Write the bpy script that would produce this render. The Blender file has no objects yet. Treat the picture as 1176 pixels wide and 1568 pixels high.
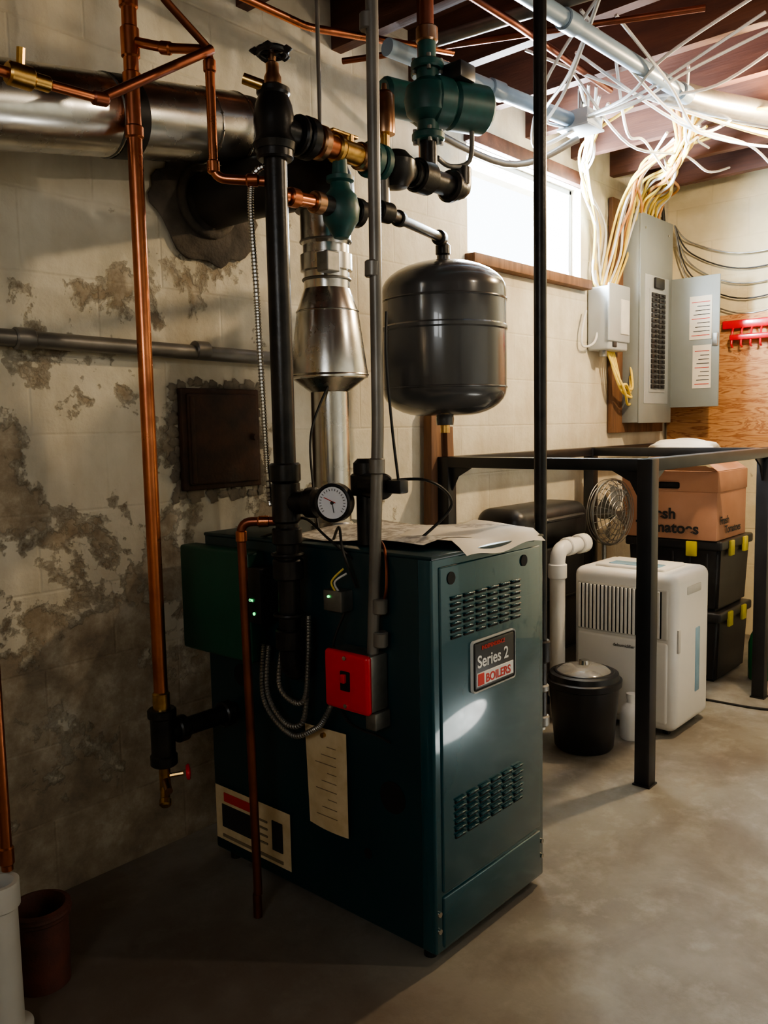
import bpy, bmesh, math, random
from mathutils import Matrix, Vector
random.seed(7)
sc=bpy.context.scene
V=Vector
# ---------------------------------------------------------------- materials
def new_mat(name):
    m=bpy.data.materials.new(name); m.use_nodes=True
    nt=m.node_tree; b=nt.nodes['Principled BSDF']
    return m,nt,b
def N(nt,t,**kw):
    n=nt.nodes.new(t)
    for k,v in kw.items(): setattr(n,k,v)
    return n
def ramp(nt,fac,stops):
    r=N(nt,'ShaderNodeValToRGB'); e=r.color_ramp.elements
    while len(e)<len(stops): e.new(0.5)
    for i,(p,c) in enumerate(stops):
        e[i].position=p; e[i].color=(c[0],c[1],c[2],1) if not isinstance(c,(int,float)) else (c,c,c,1)
    nt.links.new(fac,r.inputs[0]); return r.outputs[0]
def noise(nt,vec,scale,detail=4,dist=0.0,rough=0.55):
    n=N(nt,'ShaderNodeTexNoise'); n.inputs['Scale'].default_value=scale; n.inputs['Detail'].default_value=detail
    n.inputs['Distortion'].default_value=dist; n.inputs['Roughness'].default_value=rough
    if vec is not None: nt.links.new(vec,n.inputs['Vector'])
    return n.outputs['Fac']
def mapping(nt,scale=(1,1,1),rot=(0,0,0)):
    tc=N(nt,'ShaderNodeTexCoord'); mp=N(nt,'ShaderNodeMapping')
    mp.inputs['Scale'].default_value=scale; mp.inputs['Rotation'].default_value=rot
    nt.links.new(tc.outputs['Object'],mp.inputs[0]); return mp.outputs[0]
def mix(nt,fac,a,b,mode='MIX'):
    m=N(nt,'ShaderNodeMix',data_type='RGBA',blend_type=mode)
    for sock,v in ((m.inputs[0],fac),(m.inputs[6],a),(m.inputs[7],b)):
        if isinstance(v,(int,float)): sock.default_value=v
        elif isinstance(v,tuple): sock.default_value=(v[0],v[1],v[2],1)
        else: nt.links.new(v,sock)
    return m.outputs[2]
def math_(nt,op,a,b=None,c=None,clamp=False):
    m=N(nt,'ShaderNodeMath',operation=op); m.use_clamp=clamp
    for i,v in enumerate((a,b,c)):
        if v is None: continue
        if isinstance(v,(int,float)): m.inputs[i].default_value=v
        else: nt.links.new(v,m.inputs[i])
    return m.outputs[0]
def bump(nt,b,h,strength=0.3,dist=0.01):
    bp=N(nt,'ShaderNodeBump'); bp.inputs['Strength'].default_value=strength; bp.inputs['Distance'].default_value=dist
    nt.links.new(h,bp.inputs['Height']); nt.links.new(bp.outputs[0],b.inputs['Normal'])
def M(name,c1,c2=None,rough=0.5,metal=0.0,scale=8,bumps=0.0,emis=None,es=0,coat=0,trans=0,mscale=(1,1,1),r2=None,lo=0.35,hi=0.65):
    m,nt,b=new_mat(name)
    if c2 is None: c2=tuple(x*0.8 for x in c1)
    v=mapping(nt,mscale); n=noise(nt,v,scale,6)
    nt.links.new(ramp(nt,n,[(lo,c1),(hi,c2)]),b.inputs['Base Color'])
    if r2 is not None: nt.links.new(ramp(nt,n,[(lo,rough),(hi,r2)]),b.inputs['Roughness'])
    else: b.inputs['Roughness'].default_value=rough
    b.inputs['Metallic'].default_value=metal
    b.inputs['Coat Weight'].default_value=coat
    b.inputs['Transmission Weight'].default_value=trans
    if emis: b.inputs['Emission Color'].default_value=(*emis,1); b.inputs['Emission Strength'].default_value=es
    if bumps: bump(nt,b,noise(nt,v,scale*6,4),bumps,0.004)
    return m
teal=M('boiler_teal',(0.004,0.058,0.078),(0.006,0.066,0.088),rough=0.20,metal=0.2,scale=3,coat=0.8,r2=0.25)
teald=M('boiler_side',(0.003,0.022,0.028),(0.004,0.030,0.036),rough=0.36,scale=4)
green=M('control_green',(0.005,0.065,0.038),(0.005,0.050,0.030),rough=0.42)
pumpg=M('pump_green',(0.010,0.080,0.072),(0.015,0.055,0.05),rough=0.45,scale=30)
black=M('black_iron',(0.012,0.012,0.013),(0.03,0.027,0.025),rough=0.33,metal=0.4,scale=20,bumps=.1)
blackp=M('black_paint',(0.009,0.009,0.011),(0.016,0.016,0.018),rough=0.38,scale=12)
dark=M('slot_dark',(0.003,0.003,0.003),rough=0.8)
copper=M('copper',(0.62,0.24,0.12),(0.38,0.13,0.07),rough=0.25,metal=1.0,scale=9,r2=0.40)
copperd=M('copper_old',(0.30,0.10,0.06),(0.17,0.06,0.035),rough=0.35,metal=0.9,scale=9,r2=0.5)
brass=M('brass',(0.7,0.45,0.16),(0.4,0.24,0.09),rough=0.3,metal=1.0,scale=25)
bronze=M('bronze',(0.55,0.33,0.2),(0.35,0.2,0.12),rough=0.3,metal=1.0,scale=25)
galv=M('galvanised',(0.66,0.64,0.60),(0.50,0.49,0.46),rough=0.20,metal=1.0,scale=14,r2=0.30)
galvd=M('galvanised_dull',(0.36,0.35,0.33),(0.2,0.2,0.19),rough=0.35,metal=0.9,scale=12,r2=0.5)
stove=M('stovepipe',(0.02,0.018,0.017),(0.04,0.034,0.03),rough=0.45,metal=0.4)
emt=M('conduit_grey',(0.22,0.205,0.185),(0.15,0.14,0.125),rough=0.4,metal=0.5)
pvcg=M('pvc_grey',(0.24,0.33,0.42),(0.18,0.25,0.33),rough=0.35,scale=6)
tankm=M('tank_grey',(0.060,0.061,0.064),(0.050,0.051,0.054),rough=0.22,scale=4,coat=.3)
red=M('red_paint',(0.68,0.008,0.03),(0.60,0.006,0.025),rough=0.25,coat=.5)
white=M('white_plastic',(0.76,0.75,0.71),(0.70,0.69,0.65),rough=0.35,scale=3)
whited=M('white_grille',(0.55,0.54,0.50),(0.5,0.49,0.45),rough=0.5)
paper=M('paper',(0.72,0.68,0.6),(0.62,0.58,0.5),rough=0.8,scale=6)
news=M('newsprint',(0.62,0.6,0.56),(0.35,0.33,0.31),rough=0.8,scale=45,lo=.45,hi=.55)
tag=M('old_tag',(0.62,0.50,0.32),(0.50,0.38,0.22),rough=0.8,scale=20)
ink=M('ink',(0.02,0.02,0.02),rough=0.7)
inkb=M('ink_faded',(0.22,0.17,0.11),rough=0.7)
inkr=M('ink_red',(0.55,0.03,0.02),rough=0.6)
inkw=M('ink_white',(0.75,0.75,0.72),rough=0.5)
cable_w=M('cable_white',(0.72,0.72,0.70),(0.62,0.62,0.6),rough=0.4)
cable_y=M('cable_yellow',(0.80,0.62,0.14),(0.70,0.52,0.10),rough=0.4)
cable_o=M('cable_orange',(0.62,0.30,0.10),(0.5,0.22,0.08),rough=0.4)
cable_k=M('cable_black',(0.015,0.015,0.015),rough=0.45)
panelg=M('panel_grey',(0.25,0.28,0.28),(0.22,0.245,0.245),rough=0.4,scale=3)
panell=M('panel_light',(0.40,0.43,0.45),(0.34,0.37,0.39),rough=0.4,scale=3)
cardb=M('cardboard',(0.46,0.24,0.15),(0.40,0.20,0.12),rough=0.8,scale=5)
wood=M('old_wood',(0.20,0.10,0.05),(0.11,0.055,0.03),rough=0.7,scale=6,mscale=(6,6,.6),bumps=.3)
joist=M('joist_wood',(0.12,0.048,0.030),(0.065,0.026,0.018),rough=0.75,scale=4,mscale=(6,.6,6),bumps=.2)
rust=M('rusty_iron',(0.045,0.030,0.022),(0.085,0.042,0.026),rough=0.7,metal=0.3,scale=14,bumps=.5)
rustr=M('rust_red',(0.12,0.035,0.022),(0.06,0.025,0.018),rough=0.75,scale=14,bumps=.5)
mortar=M('mortar',(0.26,0.22,0.165),(0.13,0.11,0.085),rough=0.95,scale=12,bumps=.9)
mortard=M('mortar_dark',(0.13,0.11,0.09),(0.055,0.048,0.042),rough=0.95,scale=9,bumps=.9)  # darker mottled mortar around the flue entry
yellow=M('yellow_plastic',(0.55,0.48,0.04),rough=0.4)
greenb=M('green_bottle',(0.02,0.16,0.05),rough=0.2)
blue=M('blue_window',(0.25,0.42,0.55),rough=0.25)
clear=M('clear_lid',(0.75,0.78,0.78),(0.7,0.72,0.72),rough=0.12,trans=0.7)
led=M('led_green',(0.1,0.9,0.2),rough=.4,emis=(0.1,1,0.25),es=2)
bulbm=M('bulb_glass',(1,0.9,0.7),rough=.4,emis=(1,0.72,0.38),es=40)
dialw=M('dial_face',(0.75,0.78,0.85),(0.7,0.72,0.8),rough=0.3,coat=.5)

def wall_mat(name,axis,clean=False):
    m,nt,b=new_mat(name)
    tc=N(nt,'ShaderNodeTexCoord'); sp=N(nt,'ShaderNodeSeparateXYZ'); nt.links.new(tc.outputs['Object'],sp.inputs[0])
    o=tc.outputs['Object']
    X=sp.outputs[0]; Z=sp.outputs[2]
    H=X if axis=='x' else sp.outputs[1]
    n1=noise(nt,o,3.6,14,0.1,0.66); n2=noise(nt,o,9,8); n3=noise(nt,o,40,4)
    cb=N(nt,'ShaderNodeCombineXYZ'); nt.links.new(math_(nt,'MULTIPLY',H,5.0),cb.inputs[0]); nt.links.new(math_(nt,'MULTIPLY',Z,0.9),cb.inputs[1])
    ns=noise(nt,cb.outputs[0],1.2,8,0.2)
    if clean: paint=ramp(nt,n2,[(0.3,(0.64,0.56,0.36)),(0.7,(0.72,0.64,0.44))])
    else: paint=ramp(nt,n2,[(0.3,(0.58,0.54,0.43)),(0.7,(0.70,0.66,0.55))])
    paint=mix(nt,ramp(nt,ns,[(0.47,0.0),(0.75,0.45)]),paint,(0.38,0.29,0.17))
    br=N(nt,'ShaderNodeTexBrick'); cb2=N(nt,'ShaderNodeCombineXYZ'); nt.links.new(H,cb2.inputs[0]); nt.links.new(Z,cb2.inputs[1])
    nt.links.new(cb2.outputs[0],br.inputs['Vector']); br.inputs['Scale'].default_value=1.0
    br.inputs['Brick Width'].default_value=0.40; br.inputs['Row Height'].default_value=0.20
    br.inputs['Mortar Size'].default_value=0.006; br.inputs['Mortar Smooth'].default_value=1.0
    joint=br.outputs['Fac']
    jn=math_(nt,'MULTIPLY',joint,ramp(nt,n1,[(0.4,0.02),(0.6,0.10)]))
    paint=mix(nt,jn,paint,(0.2,0.16,0.1))
    expo=ramp(nt,noise(nt,o,8,14,0.1,0.72),[(0.32,(0.17,0.135,0.10)),(0.46,(0.30,0.245,0.175)),(0.56,(0.42,0.36,0.27)),(0.66,(0.58,0.53,0.43))])
    g=math_(nt,'MULTIPLY',math_(nt,'SUBTRACT',1.1,Z),0.14)
    if axis=='x':
        g2=math_(nt,'MAXIMUM',math_(nt,'MINIMUM',math_(nt,'MULTIPLY',math_(nt,'SUBTRACT',1.95,H),0.5),0.045),-0.14)
        g=math_(nt,'ADD',g,g2)
    val=math_(nt,'ADD',n1,g)
    if clean: val=math_(nt,'SUBTRACT',val,0.15)
    mk=ramp(nt,val,[(0.54,0.0),(0.58,1.0)])
    col=mix(nt,mk,paint,expo)
    if axis=='x':
        low_tint=math_(nt,'MULTIPLY',math_(nt,'SUBTRACT',0.8,Z),0.55,clamp=True)  # brown tint grows stronger towards the floor
        col=mix(nt,low_tint,col,(0.20,0.15,0.10))
        col=mix(nt,math_(nt,'MULTIPLY',ramp(nt,noise(nt,cb.outputs[0],0.8,6),[(0.5,0.0),(0.7,0.6)]),0.45),col,(0.19,0.125,0.07))
    nt.links.new(col,b.inputs['Base Color'])
    b.inputs['Roughness'].default_value=0.8
    h=math_(nt,'SUBTRACT',math_(nt,'ADD',math_(nt,'MULTIPLY',n2,0.5),math_(nt,'MULTIPLY',n3,0.2)),math_(nt,'MULTIPLY',mk,0.4))
    h=math_(nt,'SUBTRACT',h,math_(nt,'MULTIPLY',joint,0.10))
    bump(nt,b,h,0.9,0.012)
    return m
wall_x=wall_mat('wall_painted_block','x'); wall_y=wall_mat('wall_painted_end','y',True)
def floor_mat():
    m,nt,b=new_mat('concrete_floor'); o=mapping(nt)
    a=noise(nt,o,1.6,12,0.3,0.65); c=noise(nt,o,7,10,0,0.68); d=noise(nt,o,60,4)
    base=ramp(nt,a,[(0.3,(0.15,0.13,0.11)),(0.5,(0.22,0.21,0.185)),(0.72,(0.29,0.28,0.25))])
    base=mix(nt,ramp(nt,c,[(0.50,0.0),(0.72,0.65)]),base,(0.42,0.415,0.38))
    base=mix(nt,ramp(nt,noise(nt,o,3.0,12,0.4,0.65),[(0.46,0.0),(0.68,0.6)]),base,(0.11,0.085,0.065))
    sp=N(nt,'ShaderNodeSeparateXYZ'); nt.links.new(o,sp.inputs[0])
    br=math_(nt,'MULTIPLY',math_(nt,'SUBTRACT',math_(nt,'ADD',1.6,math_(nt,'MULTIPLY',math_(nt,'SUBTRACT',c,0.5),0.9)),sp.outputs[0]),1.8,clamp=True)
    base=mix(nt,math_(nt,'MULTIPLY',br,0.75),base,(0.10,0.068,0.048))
    nt.links.new(base,b.inputs['Base Color'])
    nt.links.new(ramp(nt,c,[(0.3,0.5),(0.7,0.8)]),b.inputs['Roughness'])
    bump(nt,b,math_(nt,'ADD',c,math_(nt,'MULTIPLY',d,0.3)),0.35,0.006)
    return m
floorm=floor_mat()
def ply_mat():
    m,nt,b=new_mat('plywood'); v=mapping(nt,(1,1.2,9))
    w=noise(nt,v,2.2,6,2.2)
    nt.links.new(ramp(nt,w,[(0.3,(0.50,0.24,0.09)),(0.44,(0.64,0.35,0.16)),(0.5,(0.34,0.13,0.05)),(0.56,(0.64,0.36,0.17)),(0.72,(0.52,0.25,0.10))]),b.inputs['Base Color'])
    b.inputs['Roughness'].default_value=0.6; return m
ply=ply_mat()
# ---------------------------------------------------------------- mesh builder
class O:
    def __init__(s,name): s.name=name; s.bm=bmesh.new(); s.mats=[]
    def mi(s,m):
        if m not in s.mats: s.mats.append(m)
        return s.mats.index(m)
    def merge(s,bm,m,mat=None):
        if mat is not None: bmesh.ops.transform(bm,matrix=mat,verts=bm.verts)
        i=s.mi(m)
        for f in bm.faces: f.material_index=i
        me=bpy.data.meshes.new('t'); bm.to_mesh(me); bm.free(); s.bm.from_mesh(me); bpy.data.meshes.remove(me); return s
    def box(s,a,b,m,bev=0.0,seg=2,rot=None):
        a=V(a);b=V(b);c=(a+b)/2;d=b-a
        bm=bmesh.new(); bmesh.ops.create_cube(bm,size=1)
        bmesh.ops.scale(bm,vec=(abs(d.x),abs(d.y),abs(d.z)),verts=bm.verts)
        if bev: bmesh.ops.bevel(bm,geom=bm.edges[:],offset=bev,segments=seg,profile=0.5,affect='EDGES')
        T=Matrix.Translation(c)
        if rot is not None: T=T@rot.to_4x4()
        return s.merge(bm,m,T)
    def lathe(s,prof,o,m,axis=(0,0,1),seg=32):
        bm=bmesh.new(); rings=[]
        for r,z in prof:
            if r<1e-5: rings.append([bm.verts.new((0,0,z))])
            else: rings.append([bm.verts.new((r*math.cos(2*math.pi*k/seg),r*math.sin(2*math.pi*k/seg),z)) for k in range(seg)])
        for A,B in zip(rings,rings[1:]):
            for k in range(seg):
                k2=(k+1)%seg
                if len(A)==1 and len(B)==1: continue
                if len(A)==1: f=[A[0],B[k2],B[k]]
                elif len(B)==1: f=[A[k],A[k2],B[0]]
                else: f=[A[k],A[k2],B[k2],B[k]]
                try: bm.faces.new(f)
                except ValueError: pass
        bmesh.ops.recalc_face_normals(bm,faces=bm.faces)
        q=V((0,0,1)).rotation_difference(V(axis).normalized())
        return s.merge(bm,m,Matrix.Translation(V(o))@q.to_matrix().to_4x4())
    def cyl(s,p0,p1,r,m,r1=None,seg=20,bev=0.0):
        p0=V(p0);p1=V(p1);h=(p1-p0).length
        if r1 is None: r1=r
        b=min(bev,h*.3,r*.5)
        if b>0: prof=[(0,0),(r-b,0),(r,b),(r1,h-b),(r1-b,h),(0,h)]
        else: prof=[(0,0),(r,0),(r1,h),(0,h)]
        return s.lathe(prof,p0,m,p1-p0,seg)
    def tube(s,pts,r,m,fil=0.0,seg=12,n=6,smooth=0):
        pts=[V(p) for p in pts]
        if fil: 
            out=[pts[0]]
            for i in range(1,len(pts)-1):
                a,b,c=pts[i-1],pts[i],pts[i+1]
                f=min(fil,(b-a).length*.45,(c-b).length*.45)
                p=b+(a-b).normalized()*f; q=b+(c-b).normalized()*f
                for k in range(n+1):
                    t=k/n; out.append(p*(1-t)**2+b*2*t*(1-t)+q*t*t)
            out.append(pts[-1]); pts=out
        if smooth:
            P=[pts[0]]+pts+[pts[-1]]; out=[]
            for i in range(1,len(P)-2):
                for k in range(smooth):
                    t=k/smooth; a,b,c,d=P[i-1],P[i],P[i+1],P[i+2]
                    out.append(0.5*((2*b)+(c-a)*t+(2*a-5*b+4*c-d)*t*t+(-a+3*b-3*c+d)*t**3))
            out.append(pts[-1]); pts=out
        bm=bmesh.new(); rings=[]; prev=None; up=None
        for i,p in enumerate(pts):
            t=(pts[min(i+1,len(pts)-1)]-pts[max(i-1,0)])
            if t.length<1e-7: continue
            t.normalize()
            if up is None:
                up=t.orthogonal().normalized()
            else:
                up=(prev.rotation_difference(t))@up
            prev=t; w=t.cross(up)
            rings.append([bm.verts.new(p+r*(up*math.cos(2*math.pi*k/seg)+w*math.sin(2*math.pi*k/seg))) for k in range(seg)])
        for A,B in zip(rings,rings[1:]):
            for k in range(seg): bm.faces.new([A[k],A[(k+1)%seg],B[(k+1)%seg],B[k]])
        bm.faces.new(rings[0][::-1]); bm.faces.new(rings[-1])
        return s.merge(bm,m)
    def torus(s,c,R,r,m,axis=(0,0,1),seg=28,s2=8):
        bm=bmesh.new(); rings=[]
        for i in range(seg):
            a=2*math.pi*i/seg
            rings.append([bm.verts.new(((R+r*math.cos(2*math.pi*k/s2))*math.cos(a),(R+r*math.cos(2*math.pi*k/s2))*math.sin(a),r*math.sin(2*math.pi*k/s2))) for k in range(s2)])
        for i in range(seg):
            A=rings[i];B=rings[(i+1)%seg]
            for k in range(s2): bm.faces.new([A[k],B[k],B[(k+1)%s2],A[(k+1)%s2]])
        q=V((0,0,1)).rotation_difference(V(axis).normalized())
        return s.merge(bm,m,Matrix.Translation(V(c))@q.to_matrix().to_4x4())
    def blob(s,c,R,m,amp=.15,sub=4,f=6):
        bm=bmesh.new(); bmesh.ops.create_icosphere(bm,subdivisions=sub,radius=1)
        for v_ in bm.verts:
            p=v_.co; k=1+amp*math.sin(f*p.x+2*p.y)*math.sin(f*.8*p.z+1.3)+amp*.5*math.sin(f*2.3*p.z+p.x*f*1.7)
            v_.co=V((c[0]+p.x*R[0]*k,c[1]+p.y*R[1]*k,c[2]+p.z*R[2]*k))
        return s.merge(bm,m)
    def sheet(s,pts,m,nx=1,ny=1,fn=None):
        a,b,c,d=[V(p) for p in pts]; bm=bmesh.new(); g=[]
        for j in range(ny+1):
            row=[]
            for i in range(nx+1):
                u=i/nx;v=j/ny
                p=a*(1-u)*(1-v)+b*u*(1-v)+c*u*v+d*(1-u)*v
                if fn: p=p+fn(u,v)
                row.append(bm.verts.new(p))
            g.append(row)
        for j in range(ny):
            for i in range(nx): bm.faces.new([g[j][i],g[j][i+1],g[j+1][i+1],g[j+1][i]])
        return s.merge(bm,m)
    def text(s,txt,size,loc,face,m,bold=0.0,sx=1.0):
        cu=bpy.data.curves.new('txt','FONT'); cu.body=txt; cu.size=size; cu.extrude=0.0004; cu.offset=bold
        ob=bpy.data.objects.new('txt',cu); bpy.context.collection.objects.link(ob)
        dg=bpy.context.evaluated_depsgraph_get(); me=bpy.data.meshes.new_from_object(ob.evaluated_get(dg))
        bm=bmesh.new(); bm.from_mesh(me); bpy.data.meshes.remove(me); bpy.data.objects.remove(ob); bpy.data.curves.remove(cu)
        if face=='-y': R=Matrix(((1,0,0),(0,0,-1),(0,1,0)))
        else: R=Matrix(((0,0,-1),(-1,0,0),(0,1,0)))
        return s.merge(bm,m,Matrix.Translation(V(loc))@R.to_4x4()@Matrix.Diagonal((sx,1,1,1)))
    def done(s,angle=38):
        me=bpy.data.meshes.new(s.name); s.bm.normal_update(); s.bm.to_mesh(me); s.bm.free()
        for m in s.mats: me.materials.append(m)
        me.polygons.foreach_set('use_smooth',[True]*len(me.polygons))
        me.set_sharp_from_angle(angle=math.radians(angle))
        ob=bpy.data.objects.new(s.name,me); bpy.context.collection.objects.link(ob); return ob
# ---------------------------------------------------------------- room
X0,X1,Y0,Y1,ZT=-1.6,4.83,-2.6,2.05,2.64
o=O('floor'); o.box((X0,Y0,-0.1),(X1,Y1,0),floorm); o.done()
wx0,wx1,wz0,wz1=2.86,3.80,1.90,2.33
o=O('wall_back')
o.box((X0,Y1,0),(wx0,Y1+.25,ZT),wall_x); o.box((wx1,Y1,0),(X1+.2,Y1+.25,ZT),wall_x)
o.box((wx0,Y1,0),(wx1,Y1+.25,wz0),wall_x); o.box((wx0,Y1,wz1),(wx1,Y1+.25,ZT),wall_x); o.done()
o=O('wall_right'); o.box((X1,Y0,0),(X1+.2,Y1,ZT),wall_y); o.done()
o=O('wall_left'); y0,y1,z0,z1=-.9,.3,1.75,2.25
o.box((X0-.2,Y0,0),(X0,y0,ZT),wall_y); o.box((X0-.2,y1,0),(X0,Y1,ZT),wall_y); o.box((X0-.2,y0,0),(X0,y1,z0),wall_y); o.box((X0-.2,y0,z1),(X0,y1,ZT),wall_y); o.done()
o=O('fill_window')  # added window, out of view; frames the opening for the side fill
for a,b in (((X0-.1,y0,z0),(X0-.05,y1,z0+.035)),((X0-.1,y0,z1-.035),(X0-.05,y1,z1)),((X0-.1,y0,z0),(X0-.05,y0+.035,z1)),((X0-.1,y1-.035,z0),(X0-.05,y1,z1)),((X0-.1,-.32,z0),(X0-.05,-.28,z1))): o.box(a,b,panell,.004)
o.done()
o=O('wall_front'); o.box((X0-.2,Y0-.2,0),(X1+.2,Y0,ZT),wall_x); o.done()
o=O('ceiling'); o.box((X0-.2,Y0-.2,ZT),(X1+.2,Y1+.25,ZT+.1),joist)
x=X0+.1
while x<X1-0.05:
    o.box((x,Y0,2.45),(x+.045,Y1,ZT),joist); x+=.40
o.done()
o=O('window_1')
fr=panell
for a,b in (((wx0,2.10,wz0),(wx1,2.15,wz0+.025)),((wx0,2.10,wz1-.025),(wx1,2.15,wz1)),((wx0,2.10,wz0),(wx0+.025,2.15,wz1)),((wx1-.025,2.10,wz0),(wx1,2.15,wz1))): o.box(a,b,fr,.004)
o.box((wx1-.10,2.06,wz0+.03),(wx1-.09,2.08,wz1-.05),fr,.003)
o.done()
o=O('trim_1'); o.box((wx0-.02,2.0,wz0-.05),(wx1+.03,2.06,wz0-.005),wood,.006); o.box((wx0,2.05,wz0-.02),(wx1,2.2,wz0+.003),wood,.003)
o.box((wx0-.02,2.02,wz1),(wx1+.02,2.06,wz1+.06),joist,.004); o.done()
# ---------------------------------------------------------------- boiler
bx0,bx1,by0,by1,bz=1.39,1.845,1.11,1.89,0.92
o=O('gas_boiler')
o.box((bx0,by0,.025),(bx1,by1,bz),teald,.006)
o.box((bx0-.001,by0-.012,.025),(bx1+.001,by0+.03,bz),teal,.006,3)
o.box((bx0+.022,by0-.017,.165),(bx1-.022,by0+.01,bz-.02),teal,.004,3)
o.box((bx0+.022,by0-.017,.035),(bx1-.022,by0+.01,.155),teal,.004,3)
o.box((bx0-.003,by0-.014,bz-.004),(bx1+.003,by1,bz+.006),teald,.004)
o.box((bx0+.05,by0+.05,.0),(bx1-.05,by1-.05,.04),blackp,.004)
for xx in (bx0+.03,bx1-.03):
    for yy in (by0+.03,by1-.05): o.cyl((xx,yy,0),(xx,yy,.04),.016,blackp)
yf=by0-.0175
for c in range(6):
    for r in range(7):
        x=1.447+c*.048; z=.735+r*.0145
        o.box((x,yf-.003,z),(x+.038,yf+.002,z+.0055),dark,.0015,1); o.box((x,yf-.007,z+.0055),(x+.038,yf+.001,z+.009),teal,.0015,1)
for c in range(6):
    for r in range(6):
        x=1.455+c*.048; z=.275+r*.0165
        o.box((x,yf-.003,z),(x+.038,yf+.002,z+.006),dark,.0015,1); o.box((x,yf-.007,z+.006),(x+.038,yf+.001,z+.010),teal,.0015,1)
for x in (1.45,1.745): o.cyl((x,yf-.002,.872),(x,yf+.002,.872),.014,dark)
o.box((1.52,yf-.006,.595),(1.695,yf,.715),inkw,.008,3); o.box((1.524,yf-.008,.599),(1.691,yf-.002,.711),blackp,.006,3)
o.text('INDEPENDENCE',.013,(1.552,yf-.009,.692),'-y',inkr,.0002)
o.text('Series 2',.040,(1.534,yf-.009,.652),'-y',inkw,.0006)
o.box((1.533,yf-.0095,.608),(1.683,yf-.007,.640),inkw,.001,1)
o.box((1.535,yf-.0105,.610),(1.560,yf-.008,.638),inkr,.001,1)
o.text('BOILERS',.028,(1.566,yf-.010,.613),'-y',inkr,.0006)
for z in (.12,.03+.05): 
    for x in (bx0+.01,bx1-.01): o.cyl((x,by0-.016,z),(x,by0-.01,z),.006,galv)
for (y,z,r) in ((1.22,.36,.038),(1.3,.2,.012),(1.75,.55,.03)): o.cyl((bx0-.002,y,z),(bx0+.004,y,z),r,dark)
o.box((1.335,1.64,.61),(bx0+.004,1.93,.895),green,.008,3)
o.box((1.33,1.59,.72),(bx0,1.64,.86),blackp,.004)
o.cyl((1.328,1.615,.745),(1.333,1.615,.745),.004,led,seg=8); o.text('ON',.010,(1.328,1.632,.775),'-x',led)
o.done()
o=O('paper_tag')
o.sheet([(1.385,1.50,.475),(1.382,1.355,.48),(1.378,1.35,.225),(1.384,1.49,.225)],tag,8,10,lambda u,v:V((-.006*math.sin(3*u)*v-.002,0,0)))
for k in range(9): o.box((1.3725,1.385,.26+k*.022),(1.3735,1.455-.02*(k%3),.2615+k*.022),inkb)
o.cyl((1.372,1.43,.462),(1.386,1.43,.462),.006,brass); o.done()
o=O('rating_label')
o.sheet([(1.386,1.88,.215),(1.386,1.57,.215),(1.386,1.57,.06),(1.386,1.88,.06)],tag,1,1)
o.box((1.383,1.72,.10),(1.3855,1.85,.165),ink); o.box((1.383,1.60,.10),(1.3855,1.64,.18),ink); o.box((1.383,1.73,.175),(1.3855,1.84,.20),inkr); 
for k in range(4): o.box((1.383,1.66,.105+k*.02),(1.3855,1.70,.11+k*.02),inkb)
o.box((1.383,1.60,.07),(1.3855,1.85,.078),inkb); o.done()
o=O('newspaper')
o.sheet([(1.44,1.16,.932),(1.80,1.14,.932),(1.80,1.62,.932),(1.42,1.56,.932)],news,16,16,lambda u,v:V((0,0,.010*math.sin(7*u+2*v)*math.sin(5*v+1)+.008)))
o.sheet([(1.50,1.085,.936),(1.835,1.085,.940),(1.83,1.30,.945),(1.48,1.32,.94)],paper,18,12,lambda u,v:V((0,0,.007*math.sin(9*u+1)*math.sin(4*v+1)+.004-(.03*max(0,.15-v)/.15))))
o.done()
o=O('emergency_switch_box')
o.box((1.33,1.225,.57),(1.388,1.355,.70),galvd,.006); o.box((1.315,1.222,.567),(1.335,1.358,.703),red,.010,4)
o.box((1.311,1.275,.615),(1.317,1.303,.66),dark,.002); o.box((1.303,1.283,.635),(1.315,1.295,.655),red,.002)
o.cyl((1.312,1.29,.69),(1.316,1.29,.69),.005,galv,seg=10);o.cyl((1.312,1.29,.58),(1.316,1.29,.58),.005,galv,seg=10)
o.box((1.335,1.218,.53),(1.386,1.25,.57),galvd,.004)
o.done()
o=O('electrical_conduit')
o.tube([(1.36,1.245,.70),(1.37,1.225,1.2),(1.37,1.215,2.45)],.0135,emt,.05,14)
for z in (.715,.79,1.10,1.52,2.02): o.cyl((1.367,1.228,z),(1.367,1.227,z+.035),.0175,emt,bev=.003)
o.done()
def fit(o,c,ax,r,m,L=.03):
    c=V(c);a=V(ax).normalized(); o.cyl(c-a*L/2,c+a*L/2,r,m,bev=.004)
mx,my=1.335,1.49
o=O('boiler_supply_piping')
o.tube([(1.40,my,.62),(mx,my,.62),(mx,my,1.83)],.0265,black,.05,20)
for z,h,r in ((.70,.05,.036),(.87,.05,.037),(.95,.04,.036),(1.10,.045,.037),(1.825,.03,.042)): fit(o,(mx,my,z),(0,0,1),r,black,h)
o.cyl((mx,my,.98),(mx,my,1.08),.034,black,bev=.006)
for z in (.76,.905): o.torus((mx,my,z),.035,.005,black)
o.cyl((mx,my,1.03),(mx+.02,my-.075,1.03),.028,black,bev=.004); fit(o,(mx+.02,my-.07,1.03),(.2,-1,0),.036,black,.03)
o.cyl((mx+.03,my-.08,1.03),(mx+.09,my-.13,1.03),.022,black)
o.tube([(1.44,1.33,.93),(1.44,1.33,1.06)],.022,black); fit(o,(1.44,1.33,1.07),(0,0,1),.035,black,.05)
o.cyl((1.44,1.33,1.07),(1.40,1.24,1.07),.03,black,bev=.004); o.cyl((1.44,1.33,1.07),(1.44,1.33,1.13),.028,black,bev=.01)
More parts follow.
